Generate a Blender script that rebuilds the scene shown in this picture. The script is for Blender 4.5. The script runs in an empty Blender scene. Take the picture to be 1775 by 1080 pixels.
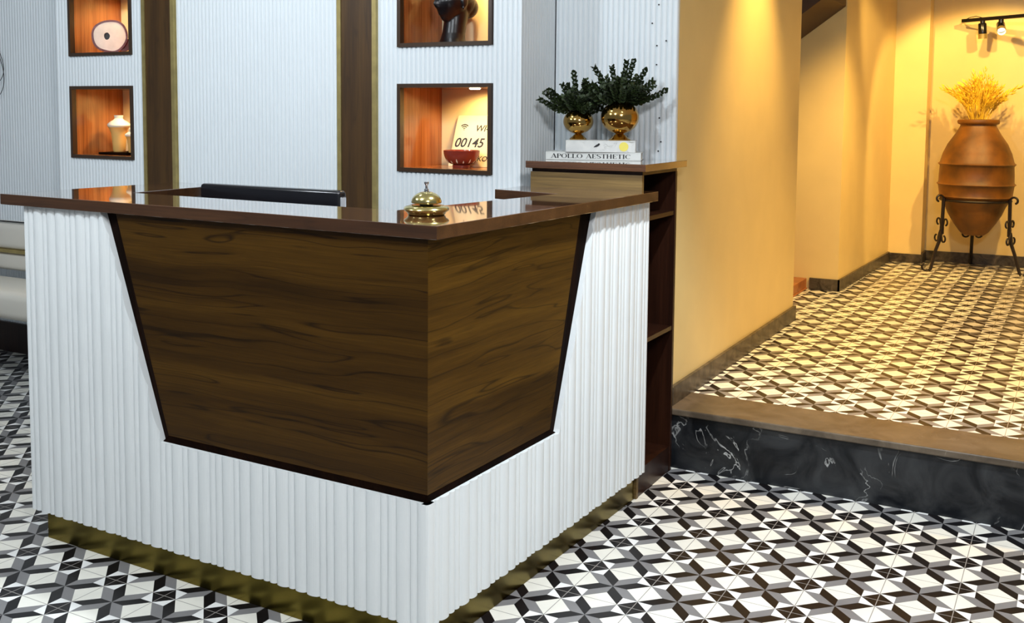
import bpy, bmesh, math, random
from mathutils import Vector, Matrix
random.seed(7)
SC = bpy.context.scene
COL = SC.collection
PI = math.pi
# ------------------------------------------------------------------ camera, world, exposure, lights
CAMLOC = Vector((0.95037, -3.34017, 1.39657))
camd = bpy.data.cameras.new('camera'); cam = bpy.data.objects.new('camera', camd); COL.objects.link(cam)
camd.sensor_width = 36; camd.sensor_fit = 'HORIZONTAL'; camd.lens = 36.286; camd.shift_y = -0.11322; camd.clip_start = .05
_R = (0.8764863633, 0.4813532009, 0.0084113512); _U = (-0.0459698195, 0.0662880833, 0.9967410224); _F = (-0.4792269093, 0.8740165822, -0.0802283209)
cam.matrix_world = Matrix(((_R[0], _U[0], -_F[0], CAMLOC.x), (_R[1], _U[1], -_F[1], CAMLOC.y), (_R[2], _U[2], -_F[2], CAMLOC.z), (0, 0, 0, 1)))
SC.camera = cam
SC.view_settings.view_transform = 'Standard'; SC.view_settings.look = 'None'
SC.view_settings.gamma = 1; SC.view_settings.exposure = 0; SC.view_settings.use_curve_mapping = False
W = bpy.data.worlds.new('world'); SC.world = W; W.use_nodes = True
W.node_tree.nodes['Background'].inputs[0].default_value = (.78, .87, 1, 1)
W.node_tree.nodes['Background'].inputs[1].default_value = .22

def lamp(name, kind, loc, energy, color, target=None, size=.1, spot=None, blend=.4):
    d = bpy.data.lights.new(name, kind); o = bpy.data.objects.new(name, d); COL.objects.link(o)
    d.energy = energy; d.color = color; o.location = loc
    if kind == 'AREA': d.shape = 'DISK'; d.size = size
    elif kind == 'SPOT': d.shadow_soft_size = size; d.spot_size = math.radians(spot or 90); d.spot_blend = blend
    else: d.shadow_soft_size = size
    if target is not None:
        o.rotation_euler = (Vector(target) - Vector(loc)).to_track_quat('-Z', 'Y').to_euler()
    return o
COOL = (.86, .94, 1); WARM = (1, .63, .20)
lamp('lobby_downlight', 'AREA', (-.9, -2.5, 2.7), 30, COOL, (-1.1, 0, 1.2), .16)
lamp('lobby_downlight', 'SPOT', (.40, -.95, 2.74), 270, COOL, (.25, -1.15, 0), .045, 104, .35)
lamp('lobby_downlight', 'AREA', (-2.6, -2.3, 2.7), 30, COOL, (-2.6, .3, 1.2), .2)
lamp('lobby_downlight', 'AREA', (-1.6, -.75, 2.72), 5, COOL, (-1.8, .2, 1.5), .25)
lamp('lobby_downlight', 'AREA', (1.6, -3.2, 2.7), 78, (.97, .98, 1), (.8, -.8, 0), .5)
lamp('passage_spotlight', 'SPOT', (-.22, 3.45, 2.7), 180, WARM, (.45, 5.4, 1.0), .035, 56, .25)
lamp('passage_spotlight', 'SPOT', (1.05, 3.5, 2.7), 235, WARM, (.2, 5.5, .9), .035, 58, .25)
lamp('passage_spotlight', 'SPOT', (-.12, 1.55, 2.76), 270, WARM, (-.2, 1.6, .3), .04, 68, .9)
lamp('passage_spotlight', 'SPOT', (1.35, 2.2, 2.7), 250, WARM, (1.25, 2.2, .2), .05, 100, .7)  # added fill spot that brightens the passage floor, not a known fixture
lamp('passage_spotlight', 'SPOT', (.6, 2.75, 2.7), 380, WARM, (-.5, 3.7, .35), .05, 58, .9)

# ------------------------------------------------------------------ materials
def mat(name):
    m = bpy.data.materials.new(name); m.use_nodes = True
    nt = m.node_tree; b = nt.nodes['Principled BSDF']
    return m, nt, b
def plain(name, col, rough=.5, metal=0, spec=None, bump=0, bscale=60, vary=0, coat=0):
    m, nt, b = mat(name)
    b.inputs['Base Color'].default_value = (*col, 1); b.inputs['Roughness'].default_value = rough; b.inputs['Metallic'].default_value = metal
    if spec is not None: b.inputs['Specular IOR Level'].default_value = spec
    if coat: b.inputs['Coat Weight'].default_value = coat; b.inputs['Coat Roughness'].default_value = .05
    if bump or vary:
        tc = nt.nodes.new('ShaderNodeTexCoord'); n = nt.nodes.new('ShaderNodeTexNoise')
        n.inputs['Scale'].default_value = bscale; n.inputs['Detail'].default_value = 5
        nt.links.new(tc.outputs['Object'], n.inputs['Vector'])
        if bump:
            bp = nt.nodes.new('ShaderNodeBump'); bp.inputs['Strength'].default_value = bump; bp.inputs['Distance'].default_value = .004
            nt.links.new(n.outputs[0], bp.inputs['Height']); nt.links.new(bp.outputs[0], b.inputs['Normal'])
        if vary:
            r = nt.nodes.new('ShaderNodeValToRGB')
            r.color_ramp.elements[0].position = .3; r.color_ramp.elements[1].position = .7
            r.color_ramp.elements[0].color = (*[c * (1 - vary) for c in col], 1); r.color_ramp.elements[1].color = (*[min(1, c * (1 + vary)) for c in col], 1)
            nt.links.new(n.outputs[0], r.inputs[0]); nt.links.new(r.outputs[0], b.inputs['Base Color'])
    return m
def wood(name, dark, mid, light, axis=0, rough=.35, dens=9, along=.55, warp=.35, coat=0, line=.5, spec=.5, sway=0.0, lines=13):
    """grain runs along `axis`; bands and fine pores across it"""
    m, nt, b = mat(name); N = nt.nodes; Lk = nt.links
    tc = N.new('ShaderNodeTexCoord')
    mp = N.new('ShaderNodeMapping'); sc = [dens] * 3; sc[axis] = along; mp.inputs['Scale'].default_value = sc
    if sway:
        ns = N.new('ShaderNodeTexNoise'); ns.inputs['Scale'].default_value = 1.5; ns.inputs['Detail'].default_value = 2; Lk.new(tc.outputs['Object'], ns.inputs['Vector'])
        sb = N.new('ShaderNodeVectorMath'); sb.operation = 'SUBTRACT'; sb.inputs[1].default_value = (.5, .5, .5); Lk.new(ns.outputs['Color'], sb.inputs[0])
        ma = N.new('ShaderNodeVectorMath'); ma.operation = 'MULTIPLY_ADD'; ma.inputs[1].default_value = (sway,) * 3
        Lk.new(sb.outputs[0], ma.inputs[0]); Lk.new(tc.outputs['Object'], ma.inputs[2]); Lk.new(ma.outputs[0], mp.inputs['Vector'])
    else: Lk.new(tc.outputs['Object'], mp.inputs['Vector'])
    n0 = N.new('ShaderNodeTexNoise'); n0.inputs['Scale'].default_value = .9; n0.inputs['Detail'].default_value = 3
    Lk.new(mp.outputs[0], n0.inputs['Vector'])
    n1 = N.new('ShaderNodeTexNoise'); n1.inputs['Scale'].default_value = 1.3; n1.inputs['Detail'].default_value = 6; n1.inputs['Roughness'].default_value = .62; n1.inputs['Distortion'].default_value = warp
    Lk.new(mp.outputs[0], n1.inputs['Vector'])
    # contour lines of the low noise: dark growth lines
    mu = N.new('ShaderNodeMath'); mu.operation = 'MULTIPLY'; mu.inputs[1].default_value = lines; Lk.new(n0.outputs[0], mu.inputs[0])
    pp = N.new('ShaderNodeMath'); pp.operation = 'PINGPONG'; pp.inputs[1].default_value = .5; Lk.new(mu.outputs[0], pp.inputs[0])
    lr = N.new('ShaderNodeMapRange'); lr.inputs['From Min'].default_value = 0; lr.inputs['From Max'].default_value = .085; lr.inputs['To Min'].default_value = 1; lr.inputs['To Max'].default_value = 0
    Lk.new(pp.outputs[0], lr.inputs['Value'])
    r = N.new('ShaderNodeValToRGB'); e = r.color_ramp.elements
    e[0].position = .33; e[0].color = (*dark, 1); e[1].position = .68; e[1].color = (*light, 1)
    x = e.new(.5); x.color = (*mid, 1)
    Lk.new(n1.outputs[0], r.inputs[0])
    mp2 = N.new('ShaderNodeMapping'); s2 = [dens * 22] * 3; s2[axis] = 4; mp2.inputs['Scale'].default_value = s2
    Lk.new(tc.outputs['Object'], mp2.inputs['Vector'])
    n2 = N.new('ShaderNodeTexNoise'); n2.inputs['Scale'].default_value = 1; n2.inputs['Detail'].default_value = 2
    Lk.new(mp2.outputs[0], n2.inputs['Vector'])
    fr = N.new('ShaderNodeMapRange'); fr.inputs['From Min'].default_value = .3; fr.inputs['From Max'].default_value = .7; fr.inputs['To Min'].default_value = .8; fr.inputs['To Max'].default_value = 1.15
    Lk.new(n2.outputs[0], fr.inputs['Value'])
    mx = N.new('ShaderNodeMix'); mx.data_type = 'RGBA'; mx.blend_type = 'MIX'
    lm = N.new('ShaderNodeMath'); lm.operation = 'MULTIPLY'; lm.inputs[1].default_value = line; Lk.new(lr.outputs[0], lm.inputs[0])
    Lk.new(lm.outputs[0], mx.inputs[0]); Lk.new(r.outputs[0], mx.inputs[6]); mx.inputs[7].default_value = (*[c * .45 for c in dark], 1)
    m2 = N.new('ShaderNodeVectorMath'); m2.operation = 'SCALE'; Lk.new(mx.outputs[2], m2.inputs[0]); Lk.new(fr.outputs[0], m2.inputs['Scale'])
    Lk.new(m2.outputs[0], b.inputs['Base Color'])
    b.inputs['Roughness'].default_value = rough; b.inputs['Specular IOR Level'].default_value = spec
    if coat: b.inputs['Coat Weight'].default_value = coat; b.inputs['Coat Roughness'].default_value = .03; b.inputs['Coat IOR'].default_value = 1.7
    return m
def math_chain(nt):
    def f(op, a, b=None, c=None):
        n = nt.nodes.new('ShaderNodeMath'); n.operation = op
        for i, v in enumerate((a, b, c)):
            if v is None: continue
            if isinstance(v, (int, float)): n.inputs[i].default_value = v
            else: nt.links.new(v, n.inputs[i])
        return n.outputs[0]
    return f
def tiles(name, ox, oy, rot=0, rough=.3):
    """20 cm cement tiles, one eight-pointed star each, black and grey rhombs, half squares on the edges"""
    m, nt, b = mat(name); f = math_chain(nt); N = nt.nodes; Lk = nt.links
    tc = N.new('ShaderNodeTexCoord'); mp = N.new('ShaderNodeMapping'); mp.vector_type = 'TEXTURE'
    mp.inputs['Location'].default_value = (ox, oy, 0); mp.inputs['Rotation'].default_value = (0, 0, rot)
    Lk.new(tc.outputs['Object'], mp.inputs['Vector'])
    sp = N.new('ShaderNodeSeparateXYZ'); Lk.new(mp.outputs[0], sp.inputs[0])
    def cell(v): return f('SUBTRACT', f('MULTIPLY', f('FRACT', f('ADD', f('MULTIPLY', v, 5), .5)), 2), 1)
    x = cell(sp.outputs[0]); y = f('MULTIPLY', cell(sp.outputs[1]), -1)
    X = f('ABSOLUTE', x); Y = f('ABSOLUTE', y); Mx = f('MAXIMUM', X, Y); Mn = f('MINIMUM', X, Y)
    t = .55
    arm = f('MULTIPLY', f('LESS_THAN', Mn, t), f('LESS_THAN', f('SUBTRACT', Mx, Mn), 1 - t))
    a = f('GREATER_THAN', X, Y); c = f('GREATER_THAN', f('MULTIPLY', x, y), 0)
    blk = f('ABSOLUTE', f('SUBTRACT', a, c))
    dia = f('GREATER_THAN', f('ADD', X, Y), 1 + t)
    black = f('MAXIMUM', f('MULTIPLY', arm, blk), dia)
    grey = f('MULTIPLY', arm, f('SUBTRACT', 1, blk))
    edge = f('GREATER_THAN', f('SUBTRACT', Mx, Mn), 1 - t)
    def mix(fac, A, B):
        n = N.new('ShaderNodeMix'); n.data_type = 'RGBA'
        Lk.new(fac, n.inputs[0])
        for i, v in ((6, A), (7, B)):
            if isinstance(v, tuple): n.inputs[i].default_value = (*v, 1)
            else: Lk.new(v, n.inputs[i])
        return n.outputs[2]
    col = mix(edge, (.86, .86, .84), (.83, .81, .73))
    col = mix(grey, col, (.215, .21, .212)); col = mix(black, col, (.007, .006, .007))
    g = f('GREATER_THAN', Mx, .988); col = mix(g, col, (.30, .28, .26))
    # dust and wear
    n = N.new('ShaderNodeTexNoise'); n.inputs['Scale'].default_value = 9; n.inputs['Detail'].default_value = 8; Lk.new(tc.outputs['Object'], n.inputs['Vector'])
    mr = N.new('ShaderNodeMapRange'); mr.inputs['From Min'].default_value = .3; mr.inputs['From Max'].default_value = .75; mr.inputs['To Min'].default_value = 1.0; mr.inputs['To Max'].default_value = .86
    Lk.new(n.outputs[0], mr.inputs['Value'])
    v = N.new('ShaderNodeVectorMath'); v.operation = 'SCALE'; Lk.new(col, v.inputs[0]); Lk.new(mr.outputs[0], v.inputs['Scale'])
    Lk.new(v.outputs[0], b.inputs['Base Color'])
    rr = N.new('ShaderNodeMapRange'); rr.inputs['To Min'].default_value = rough - .06; rr.inputs['To Max'].default_value = rough + .12
    Lk.new(n.outputs[0], rr.inputs['Value']); Lk.new(rr.outputs[0], b.inputs['Roughness']); b.inputs['Specular IOR Level'].default_value = .3
    return m
def marble(name, base, dark, vein, scale=5, rough=.18, veinw=.012, amount=.6):
    m, nt, b = mat(name); N = nt.nodes; Lk = nt.links
    tc = N.new('ShaderNodeTexCoord')
    n = N.new('ShaderNodeTexNoise'); n.inputs['Scale'].default_value = scale; n.inputs['Detail'].default_value = 9; n.inputs['Roughness'].default_value = .62; n.inputs['Distortion'].default_value = .8
    Lk.new(tc.outputs['Object'], n.inputs['Vector'])
    r = N.new('ShaderNodeValToRGB'); e = r.color_ramp.elements
    e[0].position = .38; e[0].color = (*dark, 1); e[1].position = .72; e[1].color = (*base, 1)
    Lk.new(n.outputs[0], r.inputs[0])
    n2 = N.new('ShaderNodeTexNoise'); n2.inputs['Scale'].default_value = scale * .8; n2.inputs['Detail'].default_value = 4; n2.inputs['Distortion'].default_value = 1.6
    Lk.new(tc.outputs['Object'], n2.inputs['Vector'])
    f = math_chain(nt)
    d = f('ABSOLUTE', f('SUBTRACT', n2.outputs[0], .5))
    v = N.new('ShaderNodeMapRange'); v.inputs['From Min'].default_value = 0; v.inputs['From Max'].default_value = veinw; v.inputs['To Min'].default_value = 1; v.inputs['To Max'].default_value = 0
    Lk.new(d, v.inputs['Value'])
    n3 = N.new('ShaderNodeTexNoise'); n3.inputs['Scale'].default_value = scale * .9; n3.inputs['Detail'].default_value = 3; Lk.new(tc.outputs['Object'], n3.inputs['Vector'])
    g = N.new('ShaderNodeMapRange'); g.inputs['From Min'].default_value = .52; g.inputs['From Max'].default_value = .68; Lk.new(n3.outputs[0], g.inputs['Value'])
    fac = f('MULTIPLY', f('MULTIPLY', v.outputs[0], g.outputs[0]), amount)
    mx = N.new('ShaderNodeMix'); mx.data_type = 'RGBA'; Lk.new(fac, mx.inputs[0]); Lk.new(r.outputs[0], mx.inputs[6]); mx.inputs[7].default_value = (*vein, 1)
    Lk.new(mx.outputs[2], b.inputs['Base Color']); b.inputs['Roughness'].default_value = rough; b.inputs['Specular IOR Level'].default_value = .3
    return m
def emit(name, col, s):
    m, nt, b = mat(name); b.inputs['Base Color'].default_value = (*col, 1)
    b.inputs['Emission Color'].default_value = (*col, 1); b.inputs['Emission Strength'].default_value = s
    return m

M = {}
M['rib'] = plain('white_ribbed_paint', (.74, .77, .775), .42, vary=.03, bscale=3)
M['ribwall'] = plain('white_ribbed_wall_paint', (.75, .80, .83), .5, vary=.02, bscale=2)
M['ceil'] = plain('ceiling_paint', (.8, .8, .78), .8)
M['cream'] = plain('cream_satin_paint', (.78, .60, .27), .42, bump=.25, bscale=5, vary=.03)
M['walnut'] = wood('walnut_horizontal', (.022, .0092, .0009), (.045, .0195, .0018), (.068, .031, .003), 0, .42, 10, .13, .1, line=.85, spec=.16, sway=.075, lines=12)
M['walnut_y'] = wood('walnut_along_wing', (.027, .0115, .0012), (.057, .0255, .0025), (.085, .040, .004), 1, .4, 10, .16, .1, line=.85, spec=.16, sway=.09, lines=12)
M['bevel'] = wood('dark_stained_edge', (.004, .002, .001), (.008, .003, .0015), (.014, .005, .002), 2, .8, 9, .8, spec=.02)
M['counter'] = wood('glossy_countertop_wood', (.05, .018, .007), (.085, .034, .013), (.12, .052, .02), 0, .09, 7, .5, .3, coat=1, line=.25)
M['counter_edge'] = wood('countertop_edge_wood', (.028, .010, .003), (.050, .019, .006), (.072, .030, .010), 0, .4, 9, .5, .3, line=.3)
M['cabinet'] = wood('cabinet_reddish_wood', (.012, .0035, .0016), (.022, .0065, .0028), (.034, .011, .0045), 2, .35, 9, .6, line=.2, spec=.3)
M['cabfront'] = wood('cabinet_light_brown_wood', (.10, .058, .016), (.15, .09, .026), (.19, .12, .036), 0, .5, 7, .6, line=.3)
M['pilaster'] = wood('pilaster_wood', (.036, .015, .0022), (.062, .028, .0045), (.09, .043, .007), 2, .45, 8, .5, .5, line=.4)
M['niche_wood'] = wood('niche_lining_wood', (.26, .07, .018), (.40, .13, .03), (.52, .19, .05), 2, .2, 14, .5, .3, line=.35, coat=.3)
M['niche_frame'] = plain('niche_frame_dark_brown', (.045, .024, .012), .3)
M['niche_back'] = plain('niche_cream_back', (.85, .72, .42), .5)
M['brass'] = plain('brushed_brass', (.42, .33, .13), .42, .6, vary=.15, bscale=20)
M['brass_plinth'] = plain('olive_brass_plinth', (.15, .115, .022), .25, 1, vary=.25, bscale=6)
M['bell'] = plain('polished_brass', (.68, .58, .24), .16, 1)
M['gold'] = plain('gold_metallic_glaze', (.52, .32, .09), .12, 1)
M['chrome'] = plain('chrome', (.6, .6, .6), .15, 1)
M['black'] = plain('black_plastic_gloss', (.006, .006, .008), .2)
M['iron'] = plain('black_wrought_iron', (.012, .008, .010), .45, .3, bump=.3, bscale=80)
M['silver'] = plain('silver_plastic', (.5, .52, .55), .35, .4)
M['bust'] = plain('black_glazed_ceramic', (.005, .004, .005), .3, spec=.35)
M['terra'] = plain('terracotta', (.140, .050, .004), .5, vary=.5, bscale=7, bump=.35)
M['wheat'] = plain('dried_wheat', (.92, .58, .04), .7, vary=.3, bscale=12)
M['leaf'] = plain('dark_green_leaves', (.019, .034, .006), .6, vary=.5, bscale=25)
M['stem'] = plain('dark_stem', (.02, .03, .012), .6)
M['leather'] = plain('cream_leather', (.66, .63, .56), .4, bump=.1, bscale=30)
M['bowl'] = plain('red_brown_glaze', (.20, .03, .018), .15)
M['white'] = plain('white_ceramic', (.85, .80, .66), .25)
M['honey'] = plain('honey_ceramic', (.75, .45, .14), .25)
M['card'] = plain('cream_card', (.80, .72, .48), .4)
M['ink'] = plain('black_ink', (.01, .01, .012), .5)
M['paper'] = plain('page_paper', (.7, .68, .62), .7)
M['cover'] = plain('pale_grey_cover', (.55, .56, .54), .35)
M['marblebook'] = marble('marble_print_cover', (.66, .66, .63), (.52, .53, .52), (.16, .16, .14), 14, .3, .02, .8)
M['yellow'] = plain('yellow_print', (.72, .62, .12), .4)
M['riser'] = marble('black_marble', (.040, .042, .044), (.003, .004, .006), (.62, .62, .60), 6.5, .3, .014, .9)
M['tread'] = marble('brown_marble_tread', (.15, .115, .08), (.07, .052, .036), (.3, .25, .2), 7, .3, .008, .3)
M['skirt'] = marble('dark_marble_skirting', (.13, .105, .075), (.03, .024, .018), (.3, .26, .2), 16, .35, .01, .3)
M['stairwood'] = wood('stair_wood', (.22, .07, .02), (.32, .11, .03), (.4, .15, .04), 0, .4)
M['soffit'] = plain('dark_brown_soffit', (.06, .028, .012), .6)
M['tiles_low'] = tiles('star_tiles_lobby', 0, 0)
M['tiles_high'] = tiles('star_tiles_passage', -.3377, .8238, -.0091)
M['agate'] = plain('agate_cream', (.82, .72, .62), .2, vary=.1, bscale=20)
M['agate_rim'] = plain('agate_maroon_rind', (.12, .02, .02), .35, bump=.5, bscale=60)
M['lens'] = emit('lit_lamp_lens', (1, .93, .75), 14)
M['downlens'] = emit('lit_downlight_lens', (1, .85, .6), 6)

# ------------------------------------------------------------------ mesh helpers
class MB:
    def __init__(s): s.v = []; s.f = []; s.mi = []
    def add(s, vs, fs, mi=0):
        n = len(s.v); s.v += [tuple(v) for v in vs]; s.f += [[i + n for i in f] for f in fs]; s.mi += [mi] * len(fs); return s
    def box(s, x0, x1, y0, y1, z0, z1, mi=0):
        x0, x1 = min(x0, x1), max(x0, x1); y0, y1 = min(y0, y1), max(y0, y1); z0, z1 = min(z0, z1), max(z0, z1)
        return s.add([(x0, y0, z0), (x1, y0, z0), (x1, y1, z0), (x0, y1, z0), (x0, y0, z1), (x1, y0, z1), (x1, y1, z1), (x0, y1, z1)],
                     [(3, 2, 1, 0), (4, 5, 6, 7), (0, 1, 5, 4), (1, 2, 6, 5), (2, 3, 7, 6), (3, 0, 4, 7)], mi)
    def prism(s, pts, z0, z1, mi=0):          # counter-clockwise outline seen from above
        n = len(pts)
        return s.add([(x, y, z0) for x, y in pts] + [(x, y, z1) for x, y in pts],
                     [list(range(n))[::-1], list(range(n, 2 * n))] + [(i, (i + 1) % n, n + (i + 1) % n, n + i) for i in range(n)], mi)
    def solid(s, A, B, mi=0):                 # two matching loops of 3-D points
        n = len(A)
        return s.add(list(A) + list(B), [list(range(n))[::-1], list(range(n, 2 * n))] + [(i, (i + 1) % n, n + (i + 1) % n, n + i) for i in range(n)], mi)
    def lathe(s, prof, c=(0, 0, 0), seg=40, mi=0, close=True):
        vs = []; fs = []; k = len(prof)
        for i in range(seg):
            a = 2 * PI * i / seg
            for r, z in prof: vs.append((c[0] + r * math.cos(a), c[1] + r * math.sin(a), c[2] + z))
        for i in range(seg):
            j = (i + 1) % seg
            for q in range(k - 1): fs.append((i * k + q, j * k + q, j * k + q + 1, i * k + q + 1))
        if close:
            if prof[0][0] > 1e-6: fs.append([i * k for i in range(seg)][::-1])
            if prof[-1][0] > 1e-6: fs.append([i * k + k - 1 for i in range(seg)])
        return s.add(vs, fs, mi)
    def tube(s, pts, r, seg=8, mi=0):
        pts = [Vector(p) for p in pts]; n = len(pts)
        rs = r if isinstance(r, (list, tuple)) else [r] * n
        up = None; vs = []; fs = []
        for i, p in enumerate(pts):
            t = (pts[min(i + 1, n - 1)] - pts[max(i - 1, 0)]).normalized()
            if up is None: up = t.orthogonal().normalized()
            up = (up - t * up.dot(t)); up = up.normalized() if up.length > 1e-6 else t.orthogonal().normalized()
            w = t.cross(up)
            for k in range(seg):
                a = 2 * PI * k / seg; vs.append(p + (up * math.cos(a) + w * math.sin(a)) * rs[i])
        for i in range(n - 1):
            for k in range(seg):
                l = (k + 1) % seg; fs.append((i * seg + k, i * seg + l, (i + 1) * seg + l, (i + 1) * seg + k))
        fs.append(list(range(seg))[::-1]); fs.append(list(range((n - 1) * seg, n * seg)))
        return s.add(vs, fs, mi)
    def build(s, name, m, parent=None, smooth=False, bevel=0, seg=2, loc=None, rot=None, angle=40):
        me = bpy.data.meshes.new(name); me.from_pydata(s.v, [], s.f)
        ms = m if isinstance(m, (list, tuple)) else [m]
        for q in ms: me.materials.append(q)
        for p, i in zip(me.polygons, s.mi): p.material_index = i
        me.update()
        bm = bmesh.new(); bm.from_mesh(me); bmesh.ops.recalc_face_normals(bm, faces=bm.faces)
        if bevel:
            es = [e for e in bm.edges if len(e.link_faces) == 2 and e.calc_face_angle(0) > .5]
            bmesh.ops.bevel(bm, geom=es, offset=bevel, segments=seg, affect='EDGES', profile=.5)
        if smooth:
            for f in bm.faces: f.smooth = True
            for e in bm.edges:
                if len(e.link_faces) == 2 and e.calc_face_angle(0) > math.radians(angle): e.smooth = False
        bm.to_mesh(me); bm.free()
        o = bpy.data.objects.new(name, me); COL.objects.link(o)
        if loc is not None: o.location = loc
        if rot is not None: o.rotation_euler = rot
        if parent is not None: o.parent = parent
        return o
def tag(o, label, cat, group=None, kind=None):
    o['label'] = label; o['category'] = cat
    if group: o['group'] = group
    if kind: o['kind'] = kind
    return o
def thing(name, label, cat, loc=(0, 0, 0), rz=0, group=None):
    o = bpy.data.objects.new(name, None); COL.objects.link(o); o.location = loc; o.rotation_euler = (0, 0, rz); o.empty_display_size = .1
    return tag(o, label, cat, group)
def struct(o, label, cat='wall'):
    o['kind'] = 'structure'; o['label'] = label; o['category'] = cat; return o
def arc(n, a0, a1, r, c=(0, 0)):
    return [(c[0] + r * math.cos(a0 + (a1 - a0) * i / n), c[1] + r * math.sin(a0 + (a1 - a0) * i / n)) for i in range(n + 1)]

# ------------------------------------------------------------------ ribbed panels
def ribs(mb, P, d, out, s0, s1, zb, zt, widths, depth, back, phase=0.0, seg=5, mi=0, pw=.5):
    """convex vertical ribs; P origin, d direction (2D), out outward normal (2D); zb/zt may be functions of s"""
    fb = zb if callable(zb) else (lambda s: zb); ft = zt if callable(zt) else (lambda s: zt)
    S = []; s = phase; k = 0
    tot = sum(widths)
    s = phase + math.floor((s0 - phase) / tot) * tot
    while s < s1 - 1e-6:
        w = widths[k % len(widths)]; k += 1
        dd = depth * min(1, (w / max(widths)) ** .6)
        for j in range(seg + 1):
            u = j / seg; q = s + w * u
            h = dd * max(0, 1 - (2 * u - 1) ** 2) ** pw
            S.append((q, h))
        s += w
    T = []
    for i, (q, h) in enumerate(S):
        if s0 - 1e-7 <= q <= s1 + 1e-7: T.append((q, h))
        elif i + 1 < len(S) and q < s0 < S[i + 1][0]:
            u = (s0 - q) / (S[i + 1][0] - q); T.append((s0, h + (S[i + 1][1] - h) * u))
        elif i and S[i - 1][0] < s1 < q:
            u = (s1 - S[i - 1][0]) / (q - S[i - 1][0]); T.append((s1, S[i - 1][1] + (h - S[i - 1][1]) * u))
    vs = []
    for q, h in T:
        a = (P[0] + d[0] * q + out[0] * h, P[1] + d[1] * q + out[1] * h)
        c = (P[0] + d[0] * q - out[0] * back, P[1] + d[1] * q - out[1] * back)
        z0, z1 = fb(q), ft(q)
        vs += [(a[0], a[1], z0), (a[0], a[1], z1), (c[0], c[1], z1), (c[0], c[1], z0)]
    fs = []; n = len(T)
    for i in range(n - 1):
        A = i * 4; B = A + 4
        fs += [(A, B, B + 1, A + 1), (A + 1, B + 1, B + 2, A + 2), (A + 2, B + 2, B + 3, A + 3), (A + 3, B + 3, B, A)]
    fs += [(0, 1, 2, 3), ((n - 1) * 4 + 3, (n - 1) * 4 + 2, (n - 1) * 4 + 1, (n - 1) * 4)]
    mb.add(vs, fs, mi)

CEIL = 2.8
YB = .2; PW = .0226; RD = .0085
NZ = [(1.151, 1.509), (1.663, 2.02)]
NX = [(-3.552, -3.103), (-1.532, -1.086)]
# back wall with niches
wb = MB()
def back_piece(x0, x1, holes):
    if holes:
        hx0, hx1 = holes
        ribs(wb, (0, YB + RD), (1, 0), (0, -1), x0, hx0, 0, CEIL, [PW], RD, .01)
        ribs(wb, (0, YB + RD), (1, 0), (0, -1), hx1, x1, 0, CEIL, [PW], RD, .01)
        zz = [0] + [z for p in NZ for z in p] + [CEIL]
        for i in range(0, len(zz), 2): ribs(wb, (0, YB + RD), (1, 0), (0, -1), hx0, hx1, zz[i], zz[i + 1], [PW], RD, .01)
    else: ribs(wb, (0, YB + RD), (1, 0), (0, -1), x0, x1, 0, CEIL, [PW], RD, .01)
back_piece(-3.66, -3.019, NX[0]); back_piece(-2.805, -1.84, None); back_piece(-1.635, -.955, NX[1])
ribs(wb, (-.955 - RD, 0), (0, 1), (1, 0), YB + .008, .5, 0, CEIL, [PW], RD, .01)
ribs(wb, (-3.66 + RD, 0), (0, -1), (-1, 0), -.42, -YB - .008, 0, CEIL, [PW], RD, .01)
wb.box(-5.6, -.615, .56, .66, 0, CEIL)
struct(wb.build('wall_back', M['ribwall']), 'white ribbed back wall behind the reception desk with lit niches')
wl = MB(); ribs(wl, (0, .42 + RD), (1, 0), (0, -1), -5.6, -3.66, .17, CEIL, [PW], RD, .06)
struct(wl.build('wall_left', M['ribwall']), 'white finely ribbed wall at far left behind the cream lounge chair')
wc = MB(); ribs(wc, (0, .5 + RD), (1, 0), (0, -1), -.955, -.4305, 0, CEIL, [PW], RD, .012)
wo = struct(wc.build('wall_corner', M['ribwall']), 'white ribbed wall strip behind the potted plants')
# dark screw and nail holes
for k, (x, z) in enumerate([(-.509, 1.82), (-.535, 1.749), (-.476, 1.68), (-.514, 1.662), (-.514, 1.588), (-.498, 1.38), (-.49, 1.287), (-.5, 1.25)]):
    h = MB().lathe([(0, 0), (.0032, 0), (.0032, .002), (0, .0022)], seg=8)
    h.build('screw_hole', M['ink'], wo, loc=(x, .4995, z), rot=(PI / 2, 0, 0))
bb = MB().box(-5.6, -3.66, .405, .44, 0, .17); struct(bb.build('baseboard_left', M['cabinet']), 'dark brown wood skirting under the far left ribbed wall', 'baseboard')

# pilasters
def pilaster(x0, x1, label):
    t = thing('pilaster', label, 'pilaster', ((x0 + x1) / 2, YB, 0)); w = (x1 - x0) / 2
    MB().box(-w + .022, w - .022, -.012, .05, 0, CEIL).build('board', M['pilaster'], t, bevel=.001)
    for s in (-1, 1):
        MB().box(s * w, s * (w - .021), -.016, .05, 0, CEIL).build('brass_strip', M['brass'], t)
pilaster(-3.019, -2.805, 'dark wood pilaster with brass edges, left of the wide ribbed panel')
pilaster(-1.84, -1.635, 'dark wood pilaster with brass edges, behind the counter between monitor and bell')

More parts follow.
